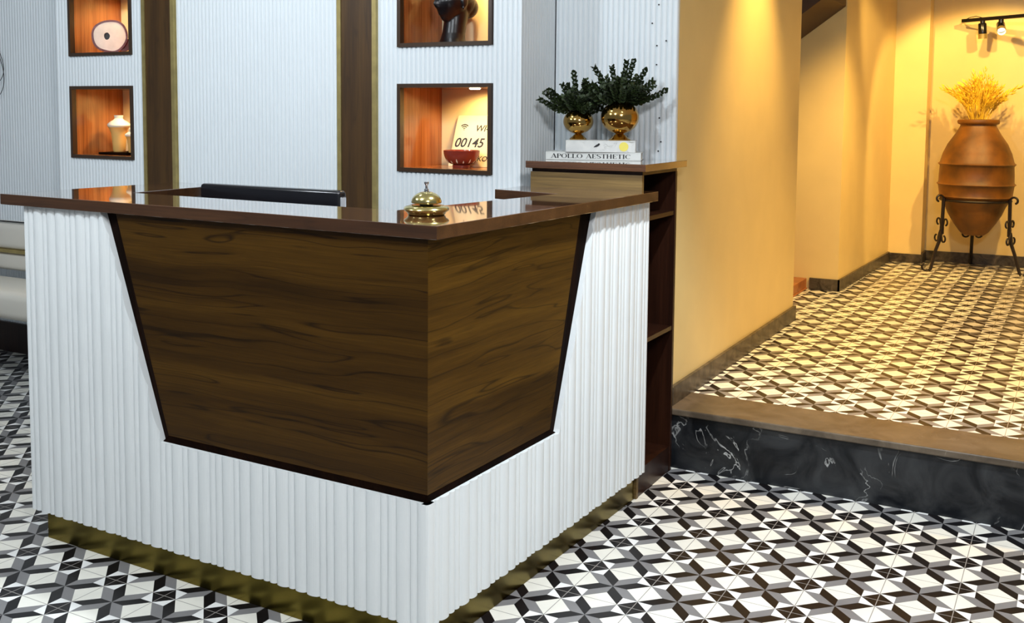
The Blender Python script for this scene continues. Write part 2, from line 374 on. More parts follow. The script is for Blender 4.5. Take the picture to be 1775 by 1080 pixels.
# niches
def niche(hx, hz, label, lamp_on=True, power=1.6, lx=None):
    x0, x1 = hx; z0, z1 = hz
    t = thing('display_niche', label, 'niche', ((x0 + x1) / 2, YB, z0)); w = (x1 - x0) / 2; h = z1 - z0; D = .315
    fr = MB(); e = .014
    for a in (MB(),):
        fr.box(-w - .002, w + .002, -.008, .02, -.002, e); fr.box(-w - .002, w + .002, -.008, .02, h - e, h + .002)
        fr.box(-w - .002, -w + e, -.008, .02, e, h - e); fr.box(w - e, w + .002, -.008, .02, e, h - e)
    fr.build('frame', M['niche_frame'], t)
    MB().box(-w + .001, -w + .012, .02, D, .001, h - .001).build('side_panel', M['niche_wood'], t)
    MB().box(w - .012, w - .001, .02, D, .001, h - .001).build('side_panel', M['niche_wood'], t)
    MB().box(-w + .012, w - .012, .02, D, .001, .0135).build('floor_panel', M['niche_wood'], t)
    MB().box(-w + .012, w - .012, .02, D, h - .0135, h - .001).build('top_panel', M['niche_wood'], t)
    MB().box(-w, w, D, D + .012, 0, h).build('back_panel', M['niche_back'], t)
    lx = lx if lx is not None else .04
    MB().lathe([(0, -.004), (.02, -.004), (.024, 0), (.024, .001)], (lx, .17, h - .0145), 24).build('downlight', [M['downlens']], t, smooth=True)
    lamp('niche_lamp', 'SPOT', ((x0 + x1) / 2 + lx, YB + .17, z1 - .022), power, (1, .66, .27), ((x0 + x1) / 2 + lx + .01, YB + .24, z0), .02, 160, .5)
    return t
niche(NX[0], NZ[0], 'lit wall niche at left holding two pale vases on a board', power=8, lx=.06)
niche(NX[0], NZ[1], 'upper left lit wall niche holding an agate slice', power=7, lx=.0)
niche(NX[1], NZ[0], 'lit wall niche above the service bell holding a red bowl and a card', power=9, lx=.045)
niche(NX[1], NZ[1], 'upper lit wall niche holding a black head bust', power=9, lx=.06)

# ------------------------------------------------------------------ floors, step, passage
fl = MB().box(-7, 4, -6, .69, -.1, 0); struct(fl.build('floor', M['tiles_low']), 'black, grey and white star patterned tile floor of the lobby', 'floor')
H = .235
fh = MB().box(-2.2, 4, .725, 7, .0, H); struct(fh.build('floor', M['tiles_high']), 'star patterned tile floor of the raised passage in warm light', 'floor')
st = MB().box(-.43, 4, .469, .73, 0, .216); struct(st.build('trim_1', M['riser']), 'black veined marble step riser up to the passage', 'step')
tr = MB().box(-.43, 4, .452, .726, .216, .242); struct(tr.build('trim_2', M['tread'], bevel=.006, seg=3), 'brown marble step edge of the raised passage', 'step')
struct(MB().box(-7, 4, -6, 7, CEIL, CEIL + .1).build('ceiling', M['ceil']), 'plain white ceiling', 'ceiling')
struct(MB().box(-.6, -.43, .522, 2.5, .2, CEIL).build('wall_right', M['cream']), 'cream painted wall beside the tall cabinet, lit by a warm scallop')
b1 = MB().box(-.429, -.414, .49, 2.515, H, H + .083); b1.box(-.6, -.429, .4885, .504, H - .02, H + .083)
b1.box(-.6, -.429, 2.501, 2.515, H, H + .083)
struct(b1.build('baseboard_right', M['skirt'], bevel=.002), 'dark marble skirting along the cream wall by the step', 'baseboard')
nk = MB(); nk.prism([(-2.2, 3.62), (-.405, 3.62), (-.352, 5.31), (-.352, 5.7), (-2.2, 5.7)], .2, CEIL)
struct(nk.build('wall_nook', M['cream']), 'cream wall block at the corner of the passage beside the stair')
b2 = MB(); b2.prism([(-.588, 3.606), (-.389, 3.606), (-.389, 3.62), (-.588, 3.62)], H, H + .078)
b2.prism([(-.405, 3.606), (-.390, 3.606), (-.337, 5.295), (-.352, 5.30)], H, H + .078)
struct(b2.build('baseboard_nook', M['skirt'], bevel=.0015), 'dark marble skirting around the cream corner block', 'baseboard')
pb = MB(); pb.box(-.352, -.105, 5.31, 5.7, .2, CEIL); pb.box(-.105, 4, 5.515, 5.7, .2, CEIL)
struct(pb.build('wall_passage', M['cream']), 'cream back wall of the passage behind the terracotta jar')
b3 = MB(); b3.box(-.345, -.097, 5.296, 5.31, H, H + .07); b3.box(-.100, 4, 5.50, 5.515, H, H + .083); b3.box(-.105, -.091, 5.31, 5.50, H, H + .08)
struct(b3.build('baseboard_passage', M['skirt'], bevel=.0015), 'dark marble skirting behind the terracotta jar', 'baseboard')
struct(MB().box(-1.95, -1.85, 2.3, 3.62, .2, CEIL).build('wall_stair', M['cream']), 'cream wall at the end of the stair nook')
stp = thing('wooden_stair', 'brown wooden stair steps half hidden behind the cream wall', 'stair', (-.6, 3.2, H))
MB().box(-.9, .0, -.25, .41, 0, .012).build('tread', M['stairwood'], stp, bevel=.003)
MB().box(-.9, -.006, .0, .41, .012, .075).build('step', M['stairwood'], stp, bevel=.003)
sf = MB(); A = [(-1.85, 3.0, 1.06), (-.41, 3.0, 2.1), (-.41, 3.0, CEIL), (-1.85, 3.0, CEIL)]
sf.solid(A, [(x, 3.61, z) for x, y, z in A])
struct(sf.build('trim_3', M['soffit']), 'dark brown sloping underside of a stair above the nook', 'soffit')
struct(MB().box(3.0, 3.1, .75, 5.5, .2, CEIL).build('wall_far_right', M['cream']), 'cream wall on the right side of the passage')

# ------------------------------------------------------------------ reception desk
C0 = Vector((-.424, -1.254)); aL = -.019; aR = -.035
eL = Vector((math.cos(aL), math.sin(aL))); nL = Vector((math.sin(aL), -math.cos(aL)))   # nL outwards (to viewer)
eR = Vector((-math.sin(aR), math.cos(aR))); nR = Vector((math.cos(aR), math.sin(aR)))   # nR outwards (to right)
desk = thing('reception_desk', 'large L-shaped reception desk, white ribbed with dark wood inset and glossy brown top', 'desk', (C0.x, C0.y, 0))
ZR, ZI, ZT, ZU = .098, .422, 1.123, 1.089
DW = [.047, .023, .026, .044, .022, .040]
def zl(s):
    if s >= -.95: return ZI
    if s <= -1.187: return ZU
    return ZI + (s + .95) / (-.237) * (ZU - ZI)
def zr_(s):
    if s <= .687: return ZI
    if s >= .928: return ZU
    return ZI + (s - .687) / (.241) * (ZU - ZI)
r1 = MB(); ribs(r1, (-nL * .0085).to_tuple(), eL, nL, -1.556, 0, ZR, zl, DW, .0105, .022, phase=.003, seg=7, pw=.6)
r1.build('ribbed_panel', M['rib'], desk)
r2 = MB(); ribs(r2, (-nR * .0085).to_tuple(), eR, nR, 0, 1.364, ZR, zr_, DW[::-1], .0105, .012, phase=-.002, seg=7, pw=.6)
r2.build('ribbed_panel', M['rib'], desk)
def PL(s, t, z): v = eL * s - nL * t; return (v.x, v.y, z)
def PR(s, t, z): v = eR * s - nR * t; return (v.x, v.y, z)
# wood inset faces, bevelled edges
ins = MB(); 
a = [(-.919, .447), (-.004, .447), (-.004, ZU), (-1.127, ZU)]
ins.solid([PL(s, .004, z) for s, z in a], [PL(s, .03, z) for s, z in a])
ins.build('inset_panel', M['walnut'], desk)
ins = MB(); a = [(.004, .447), (.636, .447), (.822, ZU), (.004, ZU)]
ins.solid([PR(s, .004, z) for s, z in a], [PR(s, .03, z) for s, z in a])
ins.build('inset_panel', M['walnut_y'], desk)
bv = MB()
def quadstrip(F, A, B, tA, tB, back):
    bv.solid([F(A[0][0], tA, A[0][1]), F(A[1][0], tA, A[1][1]), F(B[1][0], tB, B[1][1]), F(B[0][0], tB, B[0][1])],
             [F(A[0][0], back, A[0][1]), F(A[1][0], back, A[1][1]), F(B[1][0], back, B[1][1]), F(B[0][0], back, B[0][1])])
quadstrip(PL, [(-.919, .447), (-1.127, ZU)], [(-.953, ZI), (-1.19, ZU)], .004, .022, .032)
quadstrip(PL, [(-.0041, .447), (-.919, .447)], [(-.0121, ZI), (-.953, ZI)], .004, .012, .032)
quadstrip(PR, [(.636, .447), (.822, ZU)], [(.690, ZI), (.931, ZU)], .004, .020, .032)
quadstrip(PR, [(.0041, .447), (.636, .447)], [(.0121, ZI), (.690, ZI)], .004, .012, .032)
bv.build('inset_edge', M['bevel'], desk)
# body behind the cladding
bd = MB()
bd.solid([PL(s, .033, z) for s, z in [(-1.54, ZR), (-.03, ZR), (-.03, ZU), (-1.54, ZU)]], [PL(s, .06, z) for s, z in [(-1.54, ZR), (-.03, ZR), (-.03, ZU), (-1.54, ZU)]])
bd.solid([PR(s, .033, z) for s, z in [(.05, ZR), (1.30, ZR), (1.30, ZU), (.05, ZU)]], [PR(s, .05, z) for s, z in [(.05, ZR), (1.30, ZR), (1.30, ZU), (.05, ZU)]])
bd.solid([PL(s, .06, z) for s, z in [(-1.54, .0), (-1.51, .0), (-1.51, ZU), (-1.54, ZU)]], [PL(s, .72, z) for s, z in [(-1.54, .0), (-1.51, .0), (-1.51, ZU), (-1.54, ZU)]])
bd.build('carcass', M['cabinet'], desk)
wt = MB(); wt.prism([(-1.49, .08), (-.06, .06), (-.06, 1.29), (-.42, 1.29), (-.42, .62), (-1.49, .64)], .72, .75)
wt.build('worktop', M['counter'], desk, bevel=.002)
# brass plinth
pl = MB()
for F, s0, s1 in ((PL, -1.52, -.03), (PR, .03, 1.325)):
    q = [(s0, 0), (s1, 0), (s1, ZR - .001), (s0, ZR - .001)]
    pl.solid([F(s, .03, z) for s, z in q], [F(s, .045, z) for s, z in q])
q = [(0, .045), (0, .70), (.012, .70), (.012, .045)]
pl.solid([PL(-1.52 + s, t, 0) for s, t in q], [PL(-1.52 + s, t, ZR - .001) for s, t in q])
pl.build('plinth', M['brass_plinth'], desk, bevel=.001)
# countertop
def loc2(x, y): return (x - C0.x, y - C0.y)
oa = PL(-1.654, -.013, 0)[:2]; oc = (eL * .0 + nL * .013 + nR * .033); orr = PR(1.352, -.033, 0)[:2]
out = [oa, (oc.x, oc.y), orr, loc2(-.869, .062), loc2(-.869, -.15), loc2(-.591, -.206), loc2(-.705, -.99), loc2(-1.772, -.972), loc2(-1.79, -.553), loc2(-2.034, -.523)]
ct = MB(); ct.prism(out, ZU, ZT)
cto = ct.build('countertop', M['counter'], desk, bevel=.0015)
# side faces of the slab: wood without the polished lacquer
cto.data.materials.append(M['counter_edge'])
for p in cto.data.polygons:
    if abs(p.normal.z) < .3: p.material_index = 1

# ------------------------------------------------------------------ tall cabinet at right of the desk
cb = thing('bookcase', 'tall narrow dark brown open bookcase beside the cream wall', 'cabinet', (-.62, .255, 0))
def CB(x0, x1, y0, y1, z0, z1): return MB().box(x0 + .62, x1 + .62, y0 - .255, y1 - .255, z0, z1)
CB(-.855, -.378, .055, .492, 1.192, 1.218).build('top', M['counter'], cb, bevel=.0015)
CB(-.845, -.399, .078, .096, .0, 1.178).build('side_panel', M['cabfront'], cb, bevel=.001)
CB(-.845, -.399, .425, .443, .0, 1.178).build('side_panel', M['cabinet'], cb, bevel=.001)
CB(-.842, -.40, .085, .44, 1.178, 1.192).build('top_rail', M['cabinet'], cb)
CB(-.845, -.83, .096, .425, .0, 1.178).build('back_panel', M['bevel'], cb)
for z in (1.010, .562):
    CB(-.83, -.402, .096, .425, z, z + .016).build('shelf', M['cabinet'], cb)
CB(-.83, -.402, .096, .425, .0, .10).build('plinth', M['cabinet'], cb)

# books
COVER = {}
def book(name, label, x0, x1, y0, y1, z, h, cover, spine=None, rz=0):
    t = thing(name, label, 'book', ((x0 + x1) / 2, (y0 + y1) / 2, z), rz); w = (x1 - x0) / 2; d = (y1 - y0) / 2
    m = MB(); c = .003
    m.box(-w, w, -d, d, 0, c); m.box(-w, w, -d, d, h - c, h); m.box(-w, w, -d, -d + c, c, h - c)
    t_cover = m.build('cover', cover, t, bevel=.0006); COVER[label] = t_cover
    MB().box(-w + .004, w - .004, -d + c, d - .005, c, h - c).build('pages', M['paper'], t)
    return t
bk1 = book('book', 'pale grey book lettered on its spine, under the marbled one', -.8725, -.5095, .241, .401, 1.2185, .030, M['cover'], rz=math.radians(18))
bk2 = book('book', 'thicker marble-patterned book with a yellow spot, under the two gold vases', -.797, -.533, .244, .404, 1.249, .0445, M['marblebook'], rz=math.radians(20))
# dark band around right end of the lower book, like a slip case edge
# spine lettering, high-contrast serif strokes
def glyph(ch):
    T, t = .17, .05      # thick, thin
    P = []
    def bar(x0, y0, x1, y1, w):
        dx, dy = x1 - x0, y1 - y0; l = math.hypot(dx, dy); nx, ny = -dy / l * w / 2, dx / l * w / 2
        P.append([(x0 + nx, y0 + ny), (x0 - nx, y0 - ny), (x1 - nx, y1 - ny), (x1 + nx, y1 + ny)])
    def ring(cx, cy, rx, ry, a0, a1, n=22):
        for i in range(n):
            A = a0 + (a1 - a0) * i / n; B = a0 + (a1 - a0) * (i + 1) / n; q = []
            for a, s in ((A, 1), (B, 1), (B, -1), (A, -1)):
                w = t + (T - t) * abs(math.cos(a)) ** 1.5
                q.append((cx + (rx + s * w / 2) * math.cos(a), cy + (ry + s * t / 2) * math.sin(a)))
            P.append(q)
    def serif(x, y, w=.3): bar(x - w / 2, y, x + w / 2, y, .045)
    w = .7
    if ch == 'A': bar(.06, .02, .36, 1, t); bar(.36, 1, .66, 0, T); bar(.16, .32, .55, .32, t); serif(.07, .02, .22); serif(.66, .02, .3); w = .78
    elif ch == 'P': bar(.15, 0, .15, 1, T); ring(.28, .74, .26, .24, -PI / 2, PI / 2); bar(.15, .98, .3, .98, t); bar(.15, .5, .3, .5, t); serif(.15, .02); serif(.12, .98, .2); w = .62
    elif ch == 'O': ring(.4, .5, .32, .48, 0, 2 * PI, 30); w = .84
    elif ch == 'L': bar(.15, 0, .15, 1, T); bar(.1, .025, .56, .025, .05); bar(.56, 0, .58, .25, t); serif(.15, .98); w = .64
    elif ch == 'E': bar(.15, 0, .15, 1, T); [bar(.1, y, .55, y, .05) for y in (.025, .975)]; bar(.15, .5, .42, .5, t); bar(.55, 0, .56, .24, t); bar(.55, .76, .56, 1, t); bar(.42, .4, .42, .6, t); w = .66
    elif ch == 'S':
        ring(.3, .74, .22, .24, PI * .15, PI * 1.5, 16); ring(.3, .26, .22, .24, -PI * .85, PI * .5, 16); bar(.2, .6, .42, .4, .13); w = .62
    elif ch == 'T': bar(.34, 0, .34, 1, T); bar(.04, .975, .64, .975, .05); serif(.34, .02); bar(.05, .78, .04, 1, t); bar(.63, .78, .64, 1, t); w = .7
    elif ch == 'H': bar(.15, 0, .15, 1, T); bar(.62, 0, .62, 1, T); bar(.15, .5, .62, .5, t); [serif(x, y) for x in (.15, .62) for y in (.02, .98)]; w = .82
    elif ch == 'I': bar(.16, 0, .16, 1, T); serif(.16, .02); serif(.16, .98); w = .36
    elif ch == 'C': ring(.42, .5, .33, .48, PI * .28, PI * 1.72, 24); bar(.66, .72, .66, .95, t); w = .8
    else: w = .45
    return P, w
def lettering(text, width, height):
    m = MB(); x = 0; items = []
    for ch in text:
        P, w = glyph(ch); items.append((x, P)); x += w
    sx = width / x
    for x0, P in items:
        for q in P:
            k = len(m.v); m.v += [((x0 + a) * sx - width / 2, 0, b * height) for a, b in q]; m.f.append([k, k + 1, k + 2, k + 3]); m.mi.append(0)
    return m
lt = lettering('APOLLO AESTHETIC', .305, .0165)
o = lt.build('spine_lettering', M['ink'], COVER[bk1['label']], loc=(-.008, -.0803, .0068))
md = o.modifiers.new('thick', 'SOLIDIFY'); md.thickness = .0005; md.offset = 0
MB().lathe([(0, 0), (.0175, 0), (.0175, .0006), (0, .0006)], seg=32).build('yellow_spot', M['yellow'], COVER[bk2['label']], loc=(.088, -.0801, .0220), rot=(PI / 2, 0, 0))
sm = MB()
for cx, cz, w, h, r in ((0, 0, .011, .0042, .5), (.006, .005, .004, .0035, .2), (-.009, -.004, .005, .002, .6)):
    pts = [(cx + w * math.cos(a) * math.cos(r) - h * math.sin(a) * math.sin(r), 0, cz + w * math.cos(a) * math.sin(r) + h * math.sin(a) * math.cos(r)) for a in [i * PI / 6 for i in range(12)]]
    sm.solid(pts, [(x, .0006, z) for x, y, z in pts])
sm.build('dark_blotch', M['ink'], COVER[bk2['label']], loc=(-.012, -.0806, .0255))

# ------------------------------------------------------------------ potted plants
def sprig(parent, base, direction, length, nleaf, curl=.25, lw=.0092, ll=.0185):
    d = Vector(direction).normalized(); base = Vector(base)
    side = d.cross(Vector((0, 0, 1))); side = side.normalized() if side.length > .05 else Vector((1, 0, 0))
    m = MB(); pts = []
    for i in range(7):
        u = i / 6; p = base + d * length * u + Vector((0, 0, 1)) * curl * length * (u * u if d.z < .5 else u * .2)
        pts.append(p)
    m.tube(pts, [.0016 - .001 * i / 6 for i in range(7)], 5, 1)
    for k in range(nleaf):
        u = .18 + .82 * (k + .5) / nleaf; f = u * 6; i = min(5, int(f)); p = pts[i].lerp(pts[i + 1], f - i)
        ax = (pts[i + 1] - pts[i]).normalized()
        for s in (-1, 1):
            r = (side * math.cos(k * 2.4) + ax.cross(side) * math.sin(k * 2.4)).normalized() * s
            L = ll * random.uniform(.8, 1.25) * (1.1 - .35 * u); w = lw * random.uniform(.8, 1.2)
            tip = (r * .8 + ax * .7).normalized(); sd = tip.cross(ax).normalized(); nn = tip.cross(sd) * .12
            q = [p, p + tip * L * .35 + sd * w * .8 + nn * L, p + tip * L * .75 + sd * w * .6 + nn * L, p + tip * L, p + tip * L * .75 - sd * w * .6 + nn * L, p + tip * L * .35 - sd * w * .8 + nn * L]
            mid = p + tip * L * .5 - nn * L * .4
            m.add(q + [mid], [(0, 1, 6), (1, 2, 6), (2, 3, 6), (3, 4, 6), (4, 5, 6), (5, 0, 6)])
    return m.build('sprig', [M['leaf'], M['stem']], parent)
def potted(label, x, y, z, R, hz, foot, neck, specs):
    t = thing('potted_plant', label, 'plant', (x, y, z))
    zc = foot + hz
    prof = [(0, 0), (R * .56, 0), (R * .58, .003), (R * .5, .007), (R * .3, foot * .8), (R * .2, foot)]
    for i in range(3, 25):
        a = -PI / 2 + PI * i / 28; prof.append((R * math.cos(a), zc + hz * math.sin(a)))
    top = prof[-1]; prof += [(top[0] - .002, top[1] + .002), (top[0] - .004, top[1] - .004), (top[0] + .002, top[1] - .02)]
    MB().lathe(prof, seg=48, close=False).build('vase', M['gold'], t, smooth=True, angle=60)
    MB().lathe([(0, 0), (neck, 0), (neck, .002), (0, .004)], (0, 0, zc + hz * .72), 24).build('soil', M['stem'], t)
    for (dx, dy, dz, L, n) in specs:
        b = (dx * neck * .6, dy * neck * .6, zc + hz * .78); sprig(t, b, (dx, dy, dz), L, n)
    return t
cr = Vector((.877, .481, 0)); cf = Vector((-.481, .877, 0))     # picture right / depth on the ground
def dirs(lst):
    r = []
    for (h, f, v, L) in lst:
        q = cr * h + cf * f; r.append((q.x, q.y, v, L, max(9, int(L / .0048))))
    return r
rnd = random.Random(3)
sp1 = dirs([(-.95, .1, .12, .135), (-.9, -.2, .35, .125), (-.75, .1, .6, .13), (-.45, -.2, .8, .12), (-.12, 0, 1, .15), (.15, -.3, .9, .125), (.4, .1, .85, .12), (.7, 0, .6, .11), (.8, -.3, .25, .10), (.3, .5, .9, .12), (-.3, .5, .9, .12), (-.8, .4, .5, .1), (0, -.7, .5, .09), (-.5, -.6, .4, .09), (.5, -.6, .35, .09), (-1, -.1, -.02, .09), (.9, 0, .0, .08), (-.2, -.5, .9, .1), (.2, -.2, 1.0, .11), (.6, .3, .9, .11)]
           + [(rnd.uniform(-.9, .9), rnd.uniform(-.8, .8), rnd.uniform(.05, .9), rnd.uniform(.06, .10)) for _ in range(30)])
sp2 = dirs([(-.55, 0, .85, .16), (-.85, .1, .6, .14), (-.8, .2, .3, .13), (-.2, .1, 1, .14), (.12, 0, 1, .16), (.25, -.1, 1, .165), (.55, 0, .85, .15), (.75, .1, .6, .14), (.8, -.3, .35, .12), (1, 0, .13, .15), (.3, -.6, .6, .1), (-.3, -.6, .6, .1), (0, .6, .8, .12), (.5, .5, .7, .12), (-.5, .5, .7, .12), (-.9, -.2, .1, .1), (.0, -.7, .35, .09), (.05, -.3, 1, .12), (.4, -.4, .9, .12), (-.4, -.4, .8, .12)]
           + [(rnd.uniform(-.9, .9), rnd.uniform(-.8, .8), rnd.uniform(.05, 1), rnd.uniform(.07, .11)) for _ in range(34)])
potted('smaller gold goblet vase with dark green sprigs, left one on the books', -.762, .315, 1.2938, .059, .048, .022, .036, sp1)
potted('larger gold goblet vase with dark green sprigs, right one on the books', -.592, .325, 1.2938, .073, .063, .025, .045, sp2)

# ------------------------------------------------------------------ service bell
sb = thing('service_bell', 'small brass service bell with a plunger on the glossy counter corner', 'bell', (-.566, -1.048, ZT + .0005))
MB().lathe([(0, 0), (.048, 0), (.051, .003), (.052, .007), (.059, .011), (.061, .0155), (.058, .021), (.05, .024), (.041, .026), (0, .026)], seg=56).build('base', M['bell'], sb, smooth=True, angle=50)
bd_ = MB().lathe([(.0, .031), (.0395, .031), (.0405, .033)] + [(.0405 * math.cos(a), .033 + .029 * math.sin(a)) for a in [i * PI / 2 / 12 for i in range(1, 12)]] + [(0, .0622)], seg=56)
bd_.build('dome', M['bell'], sb, smooth=True, angle=60)
MB().lathe([(0, .026), (.018, .026), (.018, .031), (0, .031)], seg=24).build('collar', M['ink'], sb)
MB().lathe([(0, .061), (.006, .061), (.006, .068), (.0035, .069), (.003, .078), (.0065, .0845), (.006, .087), (0, .0875)], seg=20).build('plunger', M['chrome'], sb, smooth=True)

# ------------------------------------------------------------------ monitor behind counter
mo = thing('computer_monitor', 'thin black monitor whose top edge rises behind the reception counter', 'monitor', (-1.458, -.66, .7505), 0)
W2 = .309
MB().box(-W2, W2, -.022, .022, .05, .387).build('housing', M['black'], mo, bevel=.012, seg=4, smooth=True)
MB().box(W2 - .001, W2 + .0015, -.013, .013, .08, .366).build('side_strip', M['silver'], mo, bevel=.004, seg=3)
MB().box(-W2 + .012, W2 - .012, .0215, .0235, .066, .366).build('screen', M['ink'], mo)
MB().box(-.03, .03, -.045, -.02, .006, .2).build('neck', M['black'], mo, bevel=.004)
MB().box(-.12, .12, -.09, .08, 0, .012).build('foot', M['black'], mo, bevel=.004)

# ------------------------------------------------------------------ lounge chair at far left
lc = thing('lounge_chair', 'cream padded lounge chair with brass trim and black frame at far left', 'chair', (-3.78, -.1, 0))
MB().box(-.55, .53, -.16, .18, .392, .528).build('seat', M['leather'], lc, bevel=.04, seg=5, smooth=True)
MB().box(-.55, .53, .19, .27, .55, .648).build('lower_back_cushion', M['leather'], lc, bevel=.025, seg=4, smooth=True)
MB().box(-.55, .53, .17, .28, .662, .806).build('backrest', M['leather'], lc, bevel=.035, seg=5, smooth=True)
MB().box(-.56, .54, .175, .275, .646, .664).build('brass_band', M['brass'], lc, bevel=.002)
pp = MB().tube([(-.54, .19, .807), (0, .175, .811), (.52, .19, .806)], .004, 6); pp.build('piping', M['ink'], lc)
for x in (-.52, .50):
    MB().tube([(x, .235, .0), (x, .24, .3), (x, .235, .56)], .011, 8).build('leg', M['iron'], lc)
    MB().tube([(x, -.10, .0), (x, -.09, .40)], .011, 8).build('leg', M['iron'], lc)
# wire decoration
wd = thing('wire_wall_ring', 'thin dark wire rings hanging on the ribbed wall at the left frame edge', 'decoration', (-4.47, .40, 1.60))
for cx, cz, r, sq in ((0.015, .035, .105, .85), (-.01, -.015, .145, .8)):
    pts = [(cx + r * sq * math.cos(a), -.004 * math.sin(a * 3), cz + r * math.sin(a)) for a in [i * 2 * PI / 40 for i in range(41)]]
    MB().tube(pts, .0018, 6).build('ring', M['iron'], wd)
MB().box(-.012, .012, -.006, .022, .12, .14).build('hook', M['iron'], wd)

# ------------------------------------------------------------------ niche contents
# bowl
bw = thing('bowl', 'red-brown glazed bowl with pale leaf marks in the lower right niche', 'bowl', (-1.312, .345, NZ[0][0] + .014)); bw.scale = (.9, .9, .92)
pr = [(0, 0), (.042, 0), (.043, .012), (.038, .015)] + [(.038 + .047 * math.sin(a), .015 + .063 * (1 - math.cos(a))) for a in [i * PI / 2 / 12 for i in range(1, 13)]] + [(.082, .079), (.074, .05), (.05, .026), (0, .02)]
MB().lathe(pr, seg=48, close=False).build('body', M['bowl'], bw, smooth=True, angle=50)
lm = MB()
for k in range(14):
    th = k * 2 * PI / 14
    def bp_(u, z):                      # on the outer wall
        a = math.acos(max(-1, min(1, 1 - (z - .015) / .063))); r = .0385 + .0475 * math.sin(a); t_ = th + u / r; return (r * math.cos(t_), r * math.sin(t_), z)
    h_ = .011 if k % 2 else .007
    pts = [bp_(0, .020), bp_(.0028, .020 + h_ * .6), bp_(.0032, .020 + h_), bp_(0, .020 + 2 * h_), bp_(-.0032, .020 + h_), bp_(-.0028, .020 + h_ * .6)]
    lm.add(pts, [(0, 1, 2, 3, 4, 5)])
lm.build('leaf_mark', M['white'], bw)
# wifi card leaning on the back of the niche
sg = thing('wifi_card', 'cream card lettered WI-FI leaning at the back of the lower right niche', 'sign', (-1.272, .412, NZ[0][0] + .0145), 0)
tilt = math.radians(-21)
def lean(o): o.parent = sg; o.rotation_euler = (tilt, 0, 0); return o
cd = MB().box(-.15, .15, 0, .003, 0, .232).build('card', M['card'], bevel=.0008); lean(cd)
Rm = Matrix.Rotation(tilt, 4, 'X')
def text(s, x, z, size, parent, m, shear=.25, bold=0):
    cu = bpy.data.curves.new('lettering', 'FONT'); cu.body = s; cu.size = size; cu.shear = shear; cu.extrude = .0002; cu.offset = bold
    ob = bpy.data.objects.new('tmp', cu); COL.objects.link(ob)
    me = bpy.data.meshes.new_from_object(ob.evaluated_get(bpy.context.evaluated_depsgraph_get())); bpy.data.objects.remove(ob)
    o = bpy.data.objects.new('lettering', me); COL.objects.link(o); me.materials.clear(); me.materials.append(m)
    o.parent = parent; o.location = (x, -.0006, z); o.rotation_euler = (PI / 2, 0, 0)
    return o
bpy.context.view_layer.update()
text('WI-FI', -.050, .160, .040, cd, M['ink'], .2, .0007)
text('00145', -.141, .088, .058, cd, M['ink'], .2, .0009)
text('S KO', -.036, .026, .032, cd, M['ink'], .2, .0003)
wf = MB()
for r0, r1 in ((.0055, .009), (.013, .0178), (.0210, .0265)):
    q = arc(12, PI * .24, PI * .76, r1) + arc(12, PI * .76, PI * .24, r0)
    n = 13
    for i in range(12):
        a, b_, c, d = q[i], q[i + 1], q[25 - i - 1], q[25 - i]
        k = len(wf.v); wf.v += [(p[0], 0, p[1]) for p in (a, b_, c, d)]; wf.f.append([k, k + 1, k + 2, k + 3]); wf.mi.append(0)
wf.lathe([(0, 0), (.0022, 0)], seg=10)
dot = [(.0024 * math.cos(i * PI / 5), 0, .0024 * math.sin(i * PI / 5)) for i in range(10)]
k = len(wf.v); wf.v += dot; wf.f.append(list(range(k, k + 10))); wf.mi.append(0)
o = wf.build('wifi_symbol', M['ink'], cd, loc=(-.106, -.0008, .166))
# board and two vases
bo = MB().box(-.13, .08, -.10, .10, 0, .012).build('serving_board', M['bevel'], bevel=.003, loc=(-3.32, .375, NZ[0][0] + .014)); tag(bo, 'dark flat board under the pale vases in the lower left niche', 'board')
def vase(label, x, y, z, s):
    t = thing('ceramic_vase', label, 'vase', (x, y, z), 0, 'pale vases in the lower left niche')
    low = [(0, 0), (.030, 0), (.034, .01), (.037, .06), (.042, .105), (.05, .128), (.056, .137)]
    up = [(.056, .137), (.061, .146), (.058, .156), (.045, .167), (.028, .177), (.022, .184), (.024, .199), (.026, .202), (.02, .2), (.018, .18)]
    MB().lathe([(r * s, h * s) for r, h in low], seg=40, close=False).build('lower_body', M['honey'], t, smooth=True)
    MB().lathe([(r * s, h * s) for r, h in up], seg=40, close=False).build('shoulder', M['white'], t, smooth=True)
vase('taller pale vase with broad white shoulder, left in its niche', -3.40, .365, NZ[0][0] + .0265, .93)
vase('shorter pale vase at the right inside the lower left niche', -3.262, .33, NZ[0][0] + .0265, .60)
# agate slice on a foot
ag = thing('agate_slice', 'round cream agate slice with maroon rim in the upper left niche', 'ornament', (-3.41, .33, NZ[1][0] + .014), math.radians(47))
def blob(r, n=44, seed=1, amp=.05):
    rr = random.Random(seed); ph = [rr.uniform(0, 6.28) for _ in range(5)]
    return [(r * (1 + amp * sum(math.sin((k + 2) * a + ph[k]) / (k + 1.5) for k in range(5))) * math.cos(a), r * (1 + amp * sum(math.sin((k + 2) * a + ph[k]) / (k + 1.5) for k in range(5))) * math.sin(a)) for a in [i * 2 * PI / n for i in range(n)]]
def ringmesh(o_, i_, y0, y1):
    m = MB(); n = len(o_)
    vs = [(x, y0, z) for x, z in o_] + [(x, y0, z) for x, z in i_] + [(x, y1, z) for x, z in o_] + [(x, y1, z) for x, z in i_]
    fs = []
    for a in range(n):
        b_ = (a + 1) % n; fs += [(a, b_, n + b_, n + a), (2 * n + a, 3 * n + a, 3 * n + b_, 2 * n + b_), (a, 2 * n + a, 2 * n + b_, b_), (n + a, n + b_, 3 * n + b_, 3 * n + a)]
    return m.add(vs, fs)
B0 = blob(.086); B1 = blob(.076); B2 = [(x * .9 - .014, z * 1.25) for x, z in blob(.015, seed=4)]
